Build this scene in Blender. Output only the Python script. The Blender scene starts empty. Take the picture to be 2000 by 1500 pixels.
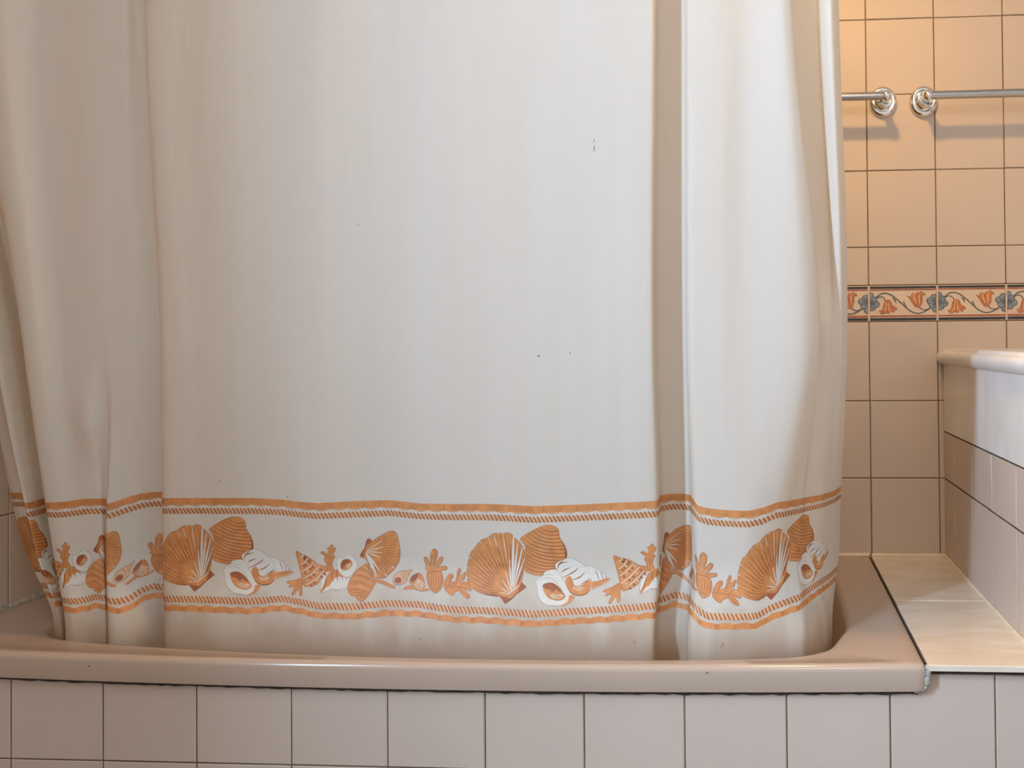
import bpy, math, random
import numpy as np
from mathutils import Vector, Matrix
from mathutils.geometry import tessellate_polygon

random.seed(7)
SC = bpy.context.scene
COL = SC.collection

# ------------------------------------------------------------------ camera, world, exposure
cam_d = bpy.data.cameras.new('camera')
cam_d.sensor_fit = 'HORIZONTAL'; cam_d.sensor_width = 36.0; cam_d.lens = 36.0
cam_d.shift_x = -0.15332; cam_d.shift_y = -0.05828
cam_d.clip_start = 0.02
cam = bpy.data.objects.new('camera', cam_d); COL.objects.link(cam)
_yaw, _pit, _rol = 0.0753, 0.0149, -0.0093
_r = Vector((math.cos(_yaw), math.sin(_yaw), 0))
_f = Vector((-math.sin(_yaw)*math.cos(_pit), math.cos(_yaw)*math.cos(_pit), math.sin(_pit)))
_u = _r.cross(_f)
_R = _r*math.cos(_rol) + _u*math.sin(_rol)
_U = _u*math.cos(_rol) - _r*math.sin(_rol)
_B = -_f
cam.matrix_world = Matrix(((_R.x,_U.x,_B.x,0.0),(_R.y,_U.y,_B.y,-1.46),(_R.z,_U.z,_B.z,0.92),(0,0,0,1)))
SC.camera = cam

world = bpy.data.worlds.new('world'); SC.world = world; world.use_nodes = True
world.node_tree.nodes['Background'].inputs[0].default_value = (0.6, 0.75, 1.0, 1)
world.node_tree.nodes['Background'].inputs[1].default_value = 0.05

SC.view_settings.view_transform = 'Standard'; SC.view_settings.look = 'None'
SC.view_settings.gamma = 1.0; SC.view_settings.use_curve_mapping = False
SC.view_settings.exposure = -0.32

LAMP_POS = (0.055, 0.025, 2.105); LAMP_R = 0.05
LAMP_COL = (1.0, 0.58, 0.18); LAMP_S = 730.0
FILL_POS = (0.25, -2.0, 2.20); FILL_R = 0.11; FILL_S = 46.0; FILL_COL = (1.0, 0.87, 0.70)  # unseen fill lamp, added to brighten the curtain's left side
WIN_Y, WIN_Z, WIN_W, WIN_H = -1.45, 1.45, 0.27, 1.0
WIN_COL = (0.52, 0.73, 1.0); WIN_S = 205.0

# folds of the curtain: one row per fold line, x and y (m) at the heights CZ
CZ = [2.0300,1.7500,1.4300,.92,.59,.47,.36]
CX = [[-1.2620,-1.2620,-1.2620,-1.2620,-1.2098,-1.1081,-1.1081],
      [-1.2598,-1.2598,-1.2598,-1.2598,-1.1880,-1.0985,-1.0985],
      [-1.2576,-1.2576,-1.2576,-1.2317,-1.1576,-1.0873,-1.0873],
      [-1.2554,-1.2554,-1.2554,-1.1948,-1.1427,-1.0784,-1.0784],
      [-1.2532,-1.2532,-1.2532,-1.1824,-1.1379,-1.0766,-1.0766],
      [-1.2510,-1.2510,-1.2510,-1.1805,-1.1364,-1.0792,-1.0792],
      [-1.2196,-1.2060,-1.1957,-1.1273,-1.0956,-1.0579,-1.0579],
      [-1.1736,-1.1624,-1.1541,-1.0985,-1.0771,-1.0393,-1.0393],
      [-1.1148,-1.1083,-1.1035,-1.0713,-1.0464,-1.0174,-1.0174],
      [-1.0342,-1.0320,-1.0304,-1.0195,-1.0130,-.9939,-.9939],
      [-1.0124,-1.0111,-1.0101,-1.0034,-1.0113,-.9916,-.9916],
      [-.9908,-.9903,-.9899,-.9873,-1.0000,-.9773,-.9773],
      [-.9629,-.9626,-.9623,-.9606,-.9753,-.9463,-.9463],
      [-.9571,-.9538,-.9513,-.9348,-.9465,-.9227,-.9227],
      [-.9418,-.9383,-.9357,-.9183,-.9314,-.9087,-.9087],
      [-.9304,-.9267,-.9239,-.9054,-.9107,-.8903,-.8903],
      [-.913,-.9092,-.9064,-.8875,-.8931,-.8726,-.8726],
      [-.8082,-.8093,-.8102,-.8159,-.8239,-.8044,-.8044],
      [-.7059,-.7066,-.7072,-.711,-.717,-.7006,-.7006],
      [-.6469,-.6478,-.6484,-.6527,-.6576,-.6439,-.6439],
      [-.5359,-.5367,-.5373,-.5414,-.5475,-.5353,-.5353],
      [-.4391,-.44,-.4407,-.4453,-.4501,-.4408,-.4408],
      [-.3142,-.3152,-.3159,-.3207,-.3237,-.3177,-.3177],
      [-.2047,-.2057,-.2065,-.2116,-.2157,-.2119,-.2119],
      [-.1404,-.1421,-.1433,-.1515,-.1481,-.1505,-.1505],
      [-.1298,-.1312,-.1322,-.139,-.1348,-.1398,-.1398],
      [-.1262,-.1276,-.1287,-.1359,-.1296,-.1375,-.1375],
      [-.1067,-.1078,-.1087,-.1144,-.1105,-.1165,-.1165],
      [-.0849,-.0858,-.0865,-.0912,-.0897,-.0938,-.0938],
      [-.0828,-.0837,-.0844,-.0889,-.0829,-.0912,-.0912],
      [-.075,-.0757,-.0763,-.08,-.0729,-.0816,-.0816],
      [-.029,-.03,-.0308,-.0359,-.0333,-.0414,-.0414],
      [.0087,.0077,.0069,.0017,-.0001,-.0059,-.0059],
      [.0479,.0522,.0554,.0767,.0334,.0268,.0268],
      [.0587,.066,.0715,.108,.0728,.0764,.0764],
      [.055,.0627,.0685,.107,.0864,.0891,.0891],
      [.1029,.1066,.1094,.1279,.112,.1041,.1041],
      [.1091,.1131,.116,.1356,.1278,.1132,.1132],
      [.1231,.1265,.1291,.1461,.1405,.1213,.1213],
      [.1377,.1404,.1425,.1563,.1536,.1299,.1299]]
CY = [[.16,.16,.16,.17,.17,.105,.14],
      [.15,.15,.15,.16,.16,.1,.135],
      [.13,.13,.13,.135,.145,.095,.13],
      [.075,.075,.075,.085,.11,.075,.11],
      [.09,.09,.09,.105,.125,.082,.117],
      [.12,.12,.12,.14,.15,.098,.133],
      [.055,.055,.055,.06,.085,.06,.095],
      [.045,.045,.045,.055,.078,.05,.085],
      [.062,.062,.062,.07,.08,.058,.093],
      [.06,.06,.06,.068,.083,.06,.095],
      [.061,.061,.061,.069,.092,.068,.103],
      [.062,.062,.062,.07,.076,.046,.081],
      [.066,.066,.066,.074,.09,.05,.085],
      [.078,.078,.078,.088,.112,.072,.107],
      [.08,.08,.08,.09,.118,.082,.117],
      [.055,.055,.055,.064,.078,.048,.083],
      [.048,.048,.048,.056,.07,.04,.075],
      [.052,.052,.052,.06,.073,.036,.071],
      [.058,.058,.058,.062,.072,.036,.071],
      [.053,.053,.053,.058,.066,.033,.068],
      [.056,.056,.056,.06,.072,.036,.071],
      [.052,.052,.052,.057,.066,.032,.067],
      [.055,.055,.055,.06,.063,.03,.065],
      [.05,.05,.05,.057,.066,.032,.067],
      [.048,.048,.048,.055,.068,.034,.069],
      [.052,.052,.052,.06,.074,.04,.075],
      [.092,.092,.092,.104,.114,.074,.109],
      [.098,.098,.098,.111,.122,.08,.115],
      [.094,.094,.094,.106,.118,.074,.109],
      [.056,.056,.056,.066,.08,.044,.079],
      [.047,.047,.047,.056,.064,.034,.069],
      [.046,.046,.046,.053,.06,.032,.067],
      [.053,.053,.053,.057,.06,.034,.069],
      [.042,.042,.042,.054,.08,.044,.079],
      [.05,.05,.05,.075,.112,.058,.093],
      [.085,.085,.085,.105,.134,.072,.107],
      [.1,.1,.1,.115,.165,.094,.129],
      [.075,.075,.075,.115,.205,.115,.15],
      [.06,.06,.06,.12,.24,.14,.175],
      [.075,.075,.075,.145,.285,.17,.205]]
# printed band: height of its upper and lower edge (m), two values per fold line
BT = [.6742,.6749,.6758,.6768,.6783,.6814,.6674,.6674,.668,.6688,.6699,.6666,.6724,.6732,.6735,.6741,.6765,.6787,.6787,.6778,.6772,.6783,.6709,.6752,.6805,.6842,.6852,.6848,.685,.6877,.6802,.6811,.6815,.6816,.6815,.6816,.6794,.6765,.6751,.6774,.6791,.6742,.6743,.6749,.6716,.6736,.6758,.6774,.679,.6794,.6791,.6834,.6807,.6818,.6821,.6819,.6808,.6827,.6831,.6809,.6732,.6691,.6673,.6668,.6661,.6699,.6768,.677,.677,.6762,.6753,.6758,.6766,.6761,.6748,.674,.6741,.674,.6736]
BB = [.5126,.5132,.514,.5148,.5159,.519,.5079,.508,.5073,.5051,.5039,.5,.5069,.5074,.5066,.5061,.508,.5121,.5093,.5074,.5066,.5092,.5094,.5072,.5096,.5193,.5232,.52,.5186,.5226,.5114,.5128,.5133,.5134,.5125,.5111,.5159,.5124,.5072,.5055,.5107,.5101,.5043,.5034,.4993,.5035,.506,.5086,.5111,.5114,.5108,.514,.5097,.5109,.5152,.5139,.5118,.515,.5168,.5156,.5105,.4992,.4991,.4989,.4993,.4991,.5064,.5132,.5178,.5208,.5225,.5259,.5282,.5285,.5281,.5279,.5281,.5279,.5275]
# ------------------------------------------------------------------ helpers
def srgb(r, g, b):
    def f(c):
        c /= 255.0
        return c/12.92 if c <= 0.04045 else ((c+0.055)/1.055)**2.4
    return (f(r), f(g), f(b), 1.0)

def new_mat(name):
    m = bpy.data.materials.new(name); m.use_nodes = True
    nt = m.node_tree
    return m, nt, nt.nodes['Principled BSDF']

def mat_plain(name, col, rough=0.5, metal=0.0, var=0.06, scale=8.0, bump=0.0, bscale=60.0, stretch=(1,1,1), spec=0.5):
    """Principled surface whose colour drifts a little with a noise texture; optional fine bump."""
    m, nt, b = new_mat(name)
    tc = nt.nodes.new('ShaderNodeTexCoord'); mp = nt.nodes.new('ShaderNodeMapping')
    mp.inputs['Scale'].default_value = stretch
    nt.links.new(tc.outputs['Object'], mp.inputs['Vector'])
    no = nt.nodes.new('ShaderNodeTexNoise'); no.inputs['Scale'].default_value = scale; no.inputs['Detail'].default_value = 3
    nt.links.new(mp.outputs['Vector'], no.inputs['Vector'])
    cr = nt.nodes.new('ShaderNodeValToRGB')
    lo = [max(0, c*(1-var)) for c in col[:3]]; hi = [min(1, c*(1+var)) for c in col[:3]]
    cr.color_ramp.elements[0].position = 0.3; cr.color_ramp.elements[0].color = (*lo, 1)
    cr.color_ramp.elements[1].position = 0.7; cr.color_ramp.elements[1].color = (*hi, 1)
    nt.links.new(no.outputs['Fac'], cr.inputs['Fac'])
    nt.links.new(cr.outputs['Color'], b.inputs['Base Color'])
    b.inputs['Roughness'].default_value = rough; b.inputs['Metallic'].default_value = metal
    b.inputs['Specular IOR Level'].default_value = spec
    if bump:
        n2 = nt.nodes.new('ShaderNodeTexNoise'); n2.inputs['Scale'].default_value = bscale; n2.inputs['Detail'].default_value = 4
        nt.links.new(mp.outputs['Vector'], n2.inputs['Vector'])
        bp = nt.nodes.new('ShaderNodeBump'); bp.inputs['Strength'].default_value = bump; bp.inputs['Distance'].default_value = 0.002
        nt.links.new(n2.outputs['Fac'], bp.inputs['Height']); nt.links.new(bp.outputs['Normal'], b.inputs['Normal'])
    return m

def mat_marble(name, base, vein, scale=3.0, rough=0.22):
    m, nt, b = new_mat(name)
    tc = nt.nodes.new('ShaderNodeTexCoord'); mp = nt.nodes.new('ShaderNodeMapping')
    mp.inputs['Rotation'].default_value = (0.2, 0.1, 0.35); mp.inputs['Scale'].default_value = (1.0, 3.2, 1.6)
    nt.links.new(tc.outputs['Object'], mp.inputs['Vector'])
    no = nt.nodes.new('ShaderNodeTexNoise'); no.inputs['Scale'].default_value = scale; no.inputs['Detail'].default_value = 6
    no.inputs['Distortion'].default_value = 1.2
    nt.links.new(mp.outputs['Vector'], no.inputs['Vector'])
    cr = nt.nodes.new('ShaderNodeValToRGB')
    cr.color_ramp.elements[0].position = 0.34; cr.color_ramp.elements[0].color = vein
    cr.color_ramp.elements[1].position = 0.62; cr.color_ramp.elements[1].color = base
    nt.links.new(no.outputs['Fac'], cr.inputs['Fac']); nt.links.new(cr.outputs['Color'], b.inputs['Base Color'])
    b.inputs['Roughness'].default_value = rough
    return m

def mat_emit(name, col, s):
    m, nt, b = new_mat(name)
    nt.nodes.remove(b)
    e = nt.nodes.new('ShaderNodeEmission'); e.inputs[0].default_value = (*col, 1); e.inputs[1].default_value = s
    nt.links.new(e.outputs[0], nt.nodes['Material Output'].inputs[0])
    return m

class MB:
    """Collects faces with material slots and links them as one mesh object."""
    def __init__(self): self.v = []; self.f = []; self.m = []
    def face(self, pts, mi=0):
        i = len(self.v); self.v += [tuple(p) for p in pts]
        self.f.append(tuple(range(i, i+len(pts)))); self.m.append(mi)
    def grid(self, rows, mi=0, close=False):
        i = len(self.v); nr = len(rows); nc = len(rows[0])
        for r in rows: self.v += [tuple(p) for p in r]
        for a in range(nr-1):
            for b in range(nc if close else nc-1):
                c = (b+1) % nc
                self.f.append((i+a*nc+b, i+a*nc+c, i+(a+1)*nc+c, i+(a+1)*nc+b)); self.m.append(mi)
        return i
    def box(self, x0, x1, y0, y1, z0, z1, mi=0):
        p = [(x,y,z) for x in (x0,x1) for y in (y0,y1) for z in (z0,z1)]
        i = len(self.v); self.v += p
        for q in ((0,1,3,2),(4,6,7,5),(0,4,5,1),(2,3,7,6),(0,2,6,4),(1,5,7,3)):
            self.f.append(tuple(i+k for k in q)); self.m.append(mi)
    def lathe(self, prof, n=40, sx=1.0, sz=1.0, axis='Y', o=(0,0,0), mi=0):
        rows = []
        for r, h in prof:
            ring = []
            for k in range(n):
                a = 2*math.pi*k/n
                c, s = r*math.cos(a)*sx, r*math.sin(a)*sz
                p = {'Y': (c, h, s), 'X': (h, c, s), 'Z': (c, s, h)}[axis]
                ring.append((p[0]+o[0], p[1]+o[1], p[2]+o[2]))
            rows.append(ring)
        self.grid(rows, mi, close=True)
    def build(self, name, mats, parent=None, smooth=False, loc=None):
        me = bpy.data.meshes.new(name)
        me.from_pydata(self.v, [], self.f)
        for m in (mats if isinstance(mats, (list, tuple)) else [mats]): me.materials.append(m)
        me.polygons.foreach_set('material_index', self.m)
        if smooth: me.polygons.foreach_set('use_smooth', [True]*len(self.f))
        me.update()
        o = bpy.data.objects.new(name, me); COL.objects.link(o)
        if parent: o.parent = parent
        if loc: o.location = loc
        return o

def recalc(o):
    import bmesh
    bm = bmesh.new(); bm.from_mesh(o.data)
    bmesh.ops.remove_doubles(bm, verts=bm.verts, dist=1e-6)
    bmesh.ops.recalc_face_normals(bm, faces=bm.faces); bm.to_mesh(o.data); bm.free()
    return o

def smooth_angle(o, deg=35):
    import bmesh
    bm = bmesh.new(); bm.from_mesh(o.data)
    for f in bm.faces: f.smooth = True
    for e in bm.edges:
        if len(e.link_faces) == 2 and e.calc_face_angle(0) > math.radians(deg): e.smooth = False
    bm.to_mesh(o.data); bm.free()
    return o

def tag(o, label, cat, group=None, kind=None):
    o['label'] = label; o['category'] = cat
    if group: o['group'] = group
    if kind: o['kind'] = kind
    return o

# ------------------------------------------------------------------ materials
M_TILE   = mat_plain('beige_glazed_tile', (0.555, 0.452, 0.375, 1), rough=0.36, var=0.03, scale=5, bump=0.05, bscale=180, spec=0.35)
M_BORDER = mat_plain('border_tile_glaze', (0.66, 0.50, 0.37, 1), rough=0.3, var=0.05, scale=20)
M_GROUT  = mat_plain('brown_grout', (0.115, 0.075, 0.045, 1), rough=0.9, var=0.35, scale=25, bump=0.4, bscale=300)
M_INK_D  = mat_plain('tile_ink_dark', (0.022, 0.020, 0.020, 1), rough=0.35, var=0.3, scale=60)
M_INK_B  = mat_plain('tile_ink_slate_blue', (0.16, 0.19, 0.22, 1), rough=0.35, var=0.3, scale=150)
M_INK_G  = mat_plain('tile_ink_stem', (0.075, 0.075, 0.07, 1), rough=0.35, var=0.3, scale=120)
M_INK_O  = mat_plain('tile_ink_orange', (0.52, 0.195, 0.06, 1), rough=0.35, var=0.3, scale=150)
M_INK_R  = mat_plain('tile_ink_rust', (0.36, 0.10, 0.03, 1), rough=0.35, var=0.3, scale=120)
M_PLASTER= mat_plain('cream_plaster', (0.72, 0.70, 0.66, 1), rough=0.9, bump=0.1)
M_FLOOR  = mat_plain('floor_tile', (0.20, 0.165, 0.14, 1), rough=0.4, var=0.1, scale=4)
M_ENAMEL = mat_plain('blush_enamel', (0.45, 0.338, 0.262, 1), rough=0.16, var=0.02, scale=4)
M_CAULK  = mat_plain('aged_caulk', (0.40, 0.355, 0.30, 1), rough=0.8, var=0.4, scale=140, bump=0.6, bscale=250)
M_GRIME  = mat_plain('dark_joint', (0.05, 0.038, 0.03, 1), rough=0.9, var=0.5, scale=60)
M_SEAL   = mat_plain('cream_sealant', (0.72, 0.62, 0.46, 1), rough=0.5, var=0.1, scale=40)
M_MARB   = mat_marble('white_marble', (0.79, 0.77, 0.74, 1), (0.735, 0.705, 0.665, 1), 4.0)
M_MARBT  = mat_marble('cream_marble_tile', (0.75, 0.665, 0.56, 1), (0.66, 0.54, 0.41, 1), 5.0, 0.15)
M_CHROME = mat_plain('chrome', (0.78, 0.75, 0.71, 1), rough=0.14, metal=1.0, var=0.03)
M_STEEL  = mat_plain('brushed_steel', (0.46, 0.44, 0.41, 1), rough=0.22, metal=1.0, var=0.05, scale=200)
M_WHITE  = mat_plain('white_enamel_paint', (0.8, 0.8, 0.78, 1), rough=0.4)
M_GLOBE  = mat_emit('lit_lamp_globe', LAMP_COL, LAMP_S)
M_FILL = mat_emit('fill_globe_glow', FILL_COL, FILL_S)
M_PANE   = mat_emit('daylit_frosted_pane', WIN_COL, WIN_S)

# ------------------------------------------------------------------ tiled surfaces
TW, TH = 0.1401, 0.160
ROW_Z = [0.468-0.16*3, 0.468-0.16*2, 0.468-0.16, 0.468, 0.628, 0.7884, 0.9531, 1.0287, 1.1084, 1.2681, 1.4270, 1.5852, 1.745, 1.904, 2.064, 2.224, 2.384, 2.544]
COL_X = [0.2553 + k*TW for k in range(-11, 9)]

def tile_field(mb, O, U, V, N, us, vs, u_lim, v_lim, h=0.0013, gap=0.0017, bev=0.0014, mi_of=lambda a, b: 0, skip=lambda a, b, c, d: False):
    """Bevelled tiles standing h proud of the plane through O; us, vs are the joint lines."""
    O, U, V, N = Vector(O), Vector(U), Vector(V), Vector(N)
    P = lambda a, b, c: O + U*a + V*b + N*c
    for i in range(len(us)-1):
        for j in range(len(vs)-1):
            a0, a1 = max(us[i], u_lim[0]), min(us[i+1], u_lim[1])
            b0, b1 = max(vs[j], v_lim[0]), min(vs[j+1], v_lim[1])
            if a1-a0 < 0.004 or b1-b0 < 0.004 or skip(a0, a1, b0, b1): continue
            g = gap/2
            a0 += g; a1 -= g; b0 += g; b1 -= g
            t = [random.uniform(-0.00035, 0.00035) for _ in range(3)]
            hh = lambda x, y: h + t[0] + t[1]*x + t[2]*y
            lo = [P(a0,b0,0), P(a1,b0,0), P(a1,b1,0), P(a0,b1,0)]
            hi = [P(a0+bev,b0+bev,hh(-1,-1)), P(a1-bev,b0+bev,hh(1,-1)), P(a1-bev,b1-bev,hh(1,1)), P(a0+bev,b1-bev,hh(-1,1))]
            mi = mi_of(i, j)
            mb.face(hi, mi)
            for k in range(4):
                q = (k+1) % 4
                mb.face([lo[k], lo[q], hi[q], hi[k]], mi)

# -- drawing helpers shared by the border tiles and the printed curtain
def smooth_poly(pts, closed=True, sub=4):
    n = len(pts); out = []
    for i in range(n if closed else n-1):
        p0 = pts[(i-1) % n] if closed or i > 0 else pts[i]
        p1 = pts[i]; p2 = pts[(i+1) % n]
        p3 = pts[(i+2) % n] if closed or i+2 < n else p2
        for k in range(sub):
            t = k/sub; t2 = t*t; t3 = t2*t
            out.append(tuple(0.5*((2*b)+(-a+c)*t+(2*a-5*b+4*c-d)*t2+(-a+3*b-3*c+d)*t3) for a, b, c, d in zip(p0, p1, p2, p3)))
    if not closed: out.append(tuple(pts[-1]))
    return out

def stroke(pts, w0, w1=None, wm=None, sub=4):
    """A tapered brush stroke along pts, as a closed polygon."""
    if w1 is None: w1 = w0
    p = smooth_poly(pts, False, sub) if len(pts) > 2 else [tuple(pts[0]), tuple(pts[1])]
    L = []; R = []; n = len(p)
    for i in range(n):
        a = p[max(0, i-1)]; b = p[min(n-1, i+1)]
        dx, dy = b[0]-a[0], b[1]-a[1]; d = math.hypot(dx, dy) or 1
        t = i/(n-1)
        w = w0*(1-t)+w1*t
        if wm is not None: w = (w0*(1-t)+w1*t)*abs(2*t-1) + wm*(1-abs(2*t-1))
        L.append((p[i][0]-dy/d*w/2, p[i][1]+dx/d*w/2)); R.append((p[i][0]+dy/d*w/2, p[i][1]-dx/d*w/2))
    return L + R[::-1]

def triangulate(poly):
    q = []
    for p in poly:
        if not q or abs(p[0]-q[-1][0])+abs(p[1]-q[-1][1]) > 1e-9: q.append(p)
    if len(q) < 3: return []
    vs = [Vector((p[0], p[1], 0)) for p in q]
    try: tri = tessellate_polygon([vs])
    except Exception: return []
    return [[q[i] for i in t] for t in tri]

# -- the back wall with its flowered border course
def flowers():
    """One border tile's drawing: list of (material slot, polygon), x 0..1 over the tile, y 0..1 over its height (from the top)."""
    D = []
    cv = lambda pts: [((x-325)/740.0, (y-200)/420.0) for x, y in pts]
    add = lambda mi, poly: D.append((mi, cv(poly)))
    add(3, [(334,207),(1056,207),(1056,232),(334,232)]); add(7, [(334,238),(1056,238),(1056,254),(334,254)])
    add(7, [(334,552),(1056,552),(1056,572),(334,572)]); add(3, [(334,583),(1056,583),(1056,613),(334,613)])
    add(5, stroke([(395,355),(440,305),(500,287),(570,310),(640,370),(700,432),(760,492),(820,525),(870,530),(930,510),(985,475)], 12, 12, sub=5))
    add(5, stroke([(400,352),(450,326),(490,345),(507,385)], 10, 9)); add(5, stroke([(985,472),(930,492),(885,472),(868,440)], 9, 12))
    add(5, stroke([(580,345),(605,365),(622,412)], 6, 4, 16)); add(5, stroke([(700,385),(708,412),(735,455)], 4, 3, 13))
    # hanging tulip
    add(6, smooth_poly([(492,398),(530,368),(562,385),(578,430),(628,468),(615,492),(592,494),(598,520),(560,498),(545,535),(520,520),(492,530),(455,532),(440,492),(470,488)]))
    add(7, stroke([(505,400),(492,450),(470,520)], 7, 4)); add(7, stroke([(552,392),(560,450),(600,505)], 8, 4)); add(7, stroke([(530,380),(525,450),(520,515)], 4, 9))
    add(8, stroke([(518,400),(508,450),(498,500)], 5, 8)); add(8, stroke([(541,400),(541,450),(543,500)], 5, 8))
    _t1 = [(492,398),(530,368),(562,385),(578,430),(628,468),(615,492),(592,494),(598,520),(560,498),(545,535),(520,520),(492,530),(455,532),(440,492),(470,488),(492,398)]
    add(7, stroke(_t1, 5, 5))
    # standing tulip
    add(6, smooth_poly([(738,322),(778,330),(800,288),(832,312),(850,280),(872,292),(892,270),(938,308),(904,322),(905,380),(890,430),(852,462),(820,440),(790,390),(765,345)]))
    add(7, stroke([(745,328),(800,370),(835,450)], 6, 10)); add(7, stroke([(832,315),(848,370),(860,450)], 10, 6)); add(7, stroke([(920,300),(893,320),(885,420)], 6, 8))
    add(8, stroke([(808,310),(822,370),(840,420)], 8, 5)); add(8, stroke([(872,310),(870,370),(872,420)], 8, 5))
    add(7, stroke([(738,322),(778,330),(800,288),(832,312),(850,280),(872,292),(892,270),(938,308),(904,322),(905,380),(890,430),(852,462),(820,440),(790,390),(765,345),(738,322)], 5, 5))
    # half flowers on both tile ends
    for cx in (325, 1065):
        for k in range(8):
            a = k*math.pi/4 + 0.2
            r = 116 if k % 2 == 0 else 98
            ux, uy = math.cos(a), math.sin(a)*1.05
            px, py = -math.sin(a), math.cos(a)
            pet = [(cx+ux*12, 400+uy*12), (cx+ux*r*.55+px*34, 400+uy*r*.55+py*34), (cx+ux*r*.92+px*26, 400+uy*r*.92+py*26), (cx+ux*r, 400+uy*r), (cx+ux*r*.92-px*26, 400+uy*r*.92-py*26), (cx+ux*r*.55-px*34, 400+uy*r*.55-py*34)]
            add(4, smooth_poly(pet)); add(5, stroke(pet+[pet[0]], 5, 5))
            add(5, stroke([(cx+ux*14, 400+uy*14), (cx+ux*r*.62, 400+uy*r*.62)], 12, 3))
            add(9, stroke([(cx+ux*r*.5+px*16, 400+uy*r*.5+py*16), (cx+ux*r*.86+px*12, 400+uy*r*.86+py*12)], 3, 9))
            add(9, stroke([(cx+ux*r*.5-px*16, 400+uy*r*.5-py*16), (cx+ux*r*.86-px*12, 400+uy*r*.86-py*12)], 3, 7))
        add(5, smooth_poly([(cx+26*math.cos(k*math.pi/4), 400+28*math.sin(k*math.pi/4)) for k in range(8)]))
    return D

M_INK_P = mat_plain('tile_ink_peach', (0.80, 0.48, 0.22, 1), rough=0.35, var=0.1)
M_INK_L = mat_plain('tile_ink_pale_blue', (0.40, 0.42, 0.42, 1), rough=0.35, var=0.2, scale=150)

def clip(poly, ax, lim, keep_less):
    out = []; n = len(poly)
    for i in range(n):
        a, b = poly[i], poly[(i+1) % n]
        ia = (a[ax] <= lim) if keep_less else (a[ax] >= lim)
        ib = (b[ax] <= lim) if keep_less else (b[ax] >= lim)
        if ia: out.append(a)
        if ia != ib:
            t = (lim-a[ax])/(b[ax]-a[ax])
            out.append(tuple(x+(y-x)*t for x, y in zip(a, b)))
    return out

WL, WR, WB, WF, CEIL = -1.28, 1.30, 0.70, -2.70, 2.40
mb = MB()
mb.box(WL-0.1, WR+0.1, WB, WB+0.10, -0.1, CEIL+0.1, 1)
tile_field(mb, (0, WB, 0), (1,0,0), (0,0,1), (0,-1,0), [WL-0.2]+COL_X+[WR+.2], ROW_Z, (WL, WR), (0, CEIL), mi_of=lambda i, j: 2 if j == 6 else 0)
art = flowers()
tz1, tz0 = 1.0287-0.0011, 0.9531+0.0011
for x0 in COL_X:
    if x0+TW < 0.08 or x0 > 0.8: continue
    mb.face([(x0-0.0014, WB-0.0016, tz1), (x0-0.0014, WB-0.0016, tz0), (x0+0.0014, WB-0.0016, tz0), (x0+0.0014, WB-0.0016, tz1)], 2)
    layer = 0
    for mi, poly in art:
        layer += 1
        off = 0.0020 + 0.00001*layer
        for tri in triangulate(poly):
            t = clip(clip(tri, 0, 0.018, False), 0, 0.982, True)
            if len(t) < 3: continue
            mb.face([(x0+p[0]*TW, WB-off, tz1-p[1]*(tz1-tz0)) for p in t], mi)
o = mb.build('wall_back', [M_TILE, M_GROUT, M_BORDER, M_INK_D, M_INK_B, M_INK_G, M_INK_O, M_INK_R, M_INK_P, M_INK_L])
tag(o, 'beige tiled back wall with a flowered border course', 'wall', kind='structure')

# -- left wall with the daylit window
mb = MB()
wy0, wy1, wz0, wz1 = WIN_Y-WIN_W/2, WIN_Y+WIN_W/2, WIN_Z-WIN_H/2, WIN_Z+WIN_H/2
T = 0.16
mb.box(WL-T, WL, WF-0.1, wy0, -0.1, CEIL+0.1, 1); mb.box(WL-T, WL, wy1, WB, -0.1, CEIL+0.1, 1)
mb.box(WL-T, WL, wy0, wy1, -0.1, wz0, 1); mb.box(WL-T, WL, wy0, wy1, wz1, CEIL+0.1, 1)
LY = [-(WB - 0.05 - k*TW) for k in range(0, 26)]
hole = lambda a, b, c, d: (b > -wy1+0.002 and a < -wy0-0.002 and d > wz0+0.002 and c < wz1-0.002)
tile_field(mb, (WL, 0, 0), (0,-1,0), (0,0,1), (1,0,0), [-WB-0.2]+LY, ROW_Z, (-WB, -WF), (0, CEIL), skip=hole, mi_of=lambda i, j: 2 if j == 6 else 0)
for u0 in LY:
    if u0 < -0.75 or u0 > 1.0: continue
    layer = 0
    for mi, poly in art:
        layer += 1
        for tri in triangulate(poly):
            t = clip(clip(tri, 0, 0.018, False), 0, 0.982, True)
            t = [p for p in t if u0+p[0]*TW > -WB+0.001]
            if len(t) >= 3: mb.face([(WL+0.0020+0.00001*layer, -(u0+p[0]*TW), tz1-p[1]*(tz1-tz0)) for p in t], mi)
tag(mb.build('wall_left', [M_TILE, M_GROUT, M_BORDER, M_INK_D, M_INK_B, M_INK_G, M_INK_O, M_INK_R, M_INK_P, M_INK_L]), 'tiled wall at the head of the bathtub, left edge of the photo', 'wall', kind='structure')
w = bpy.data.objects.new('window_1', None); COL.objects.link(w); w.location = (WL, WIN_Y, WIN_Z)
tag(w, 'narrow frosted window in the left wall', 'window', kind='structure')
mb = MB(); a, b = WIN_W/2, WIN_H/2
for q in ((-a,-a+.03,-b,b),(a-.03,a,-b,b),(-a+.03,a-.03,-b,-b+.03),(-a+.03,a-.03,b-.03,b)):
    mb.box(-0.11, -0.065, q[0], q[1], q[2], q[3])
mb.build('window_frame', M_WHITE, w)
mb = MB(); mb.face([(-0.08,-a+.03,-b+.03),(-0.08,a-.03,-b+.03),(-0.08,a-.03,b-.03),(-0.08,-a+.03,b-.03)])
mb.build('window_pane', M_PANE, w)

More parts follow.
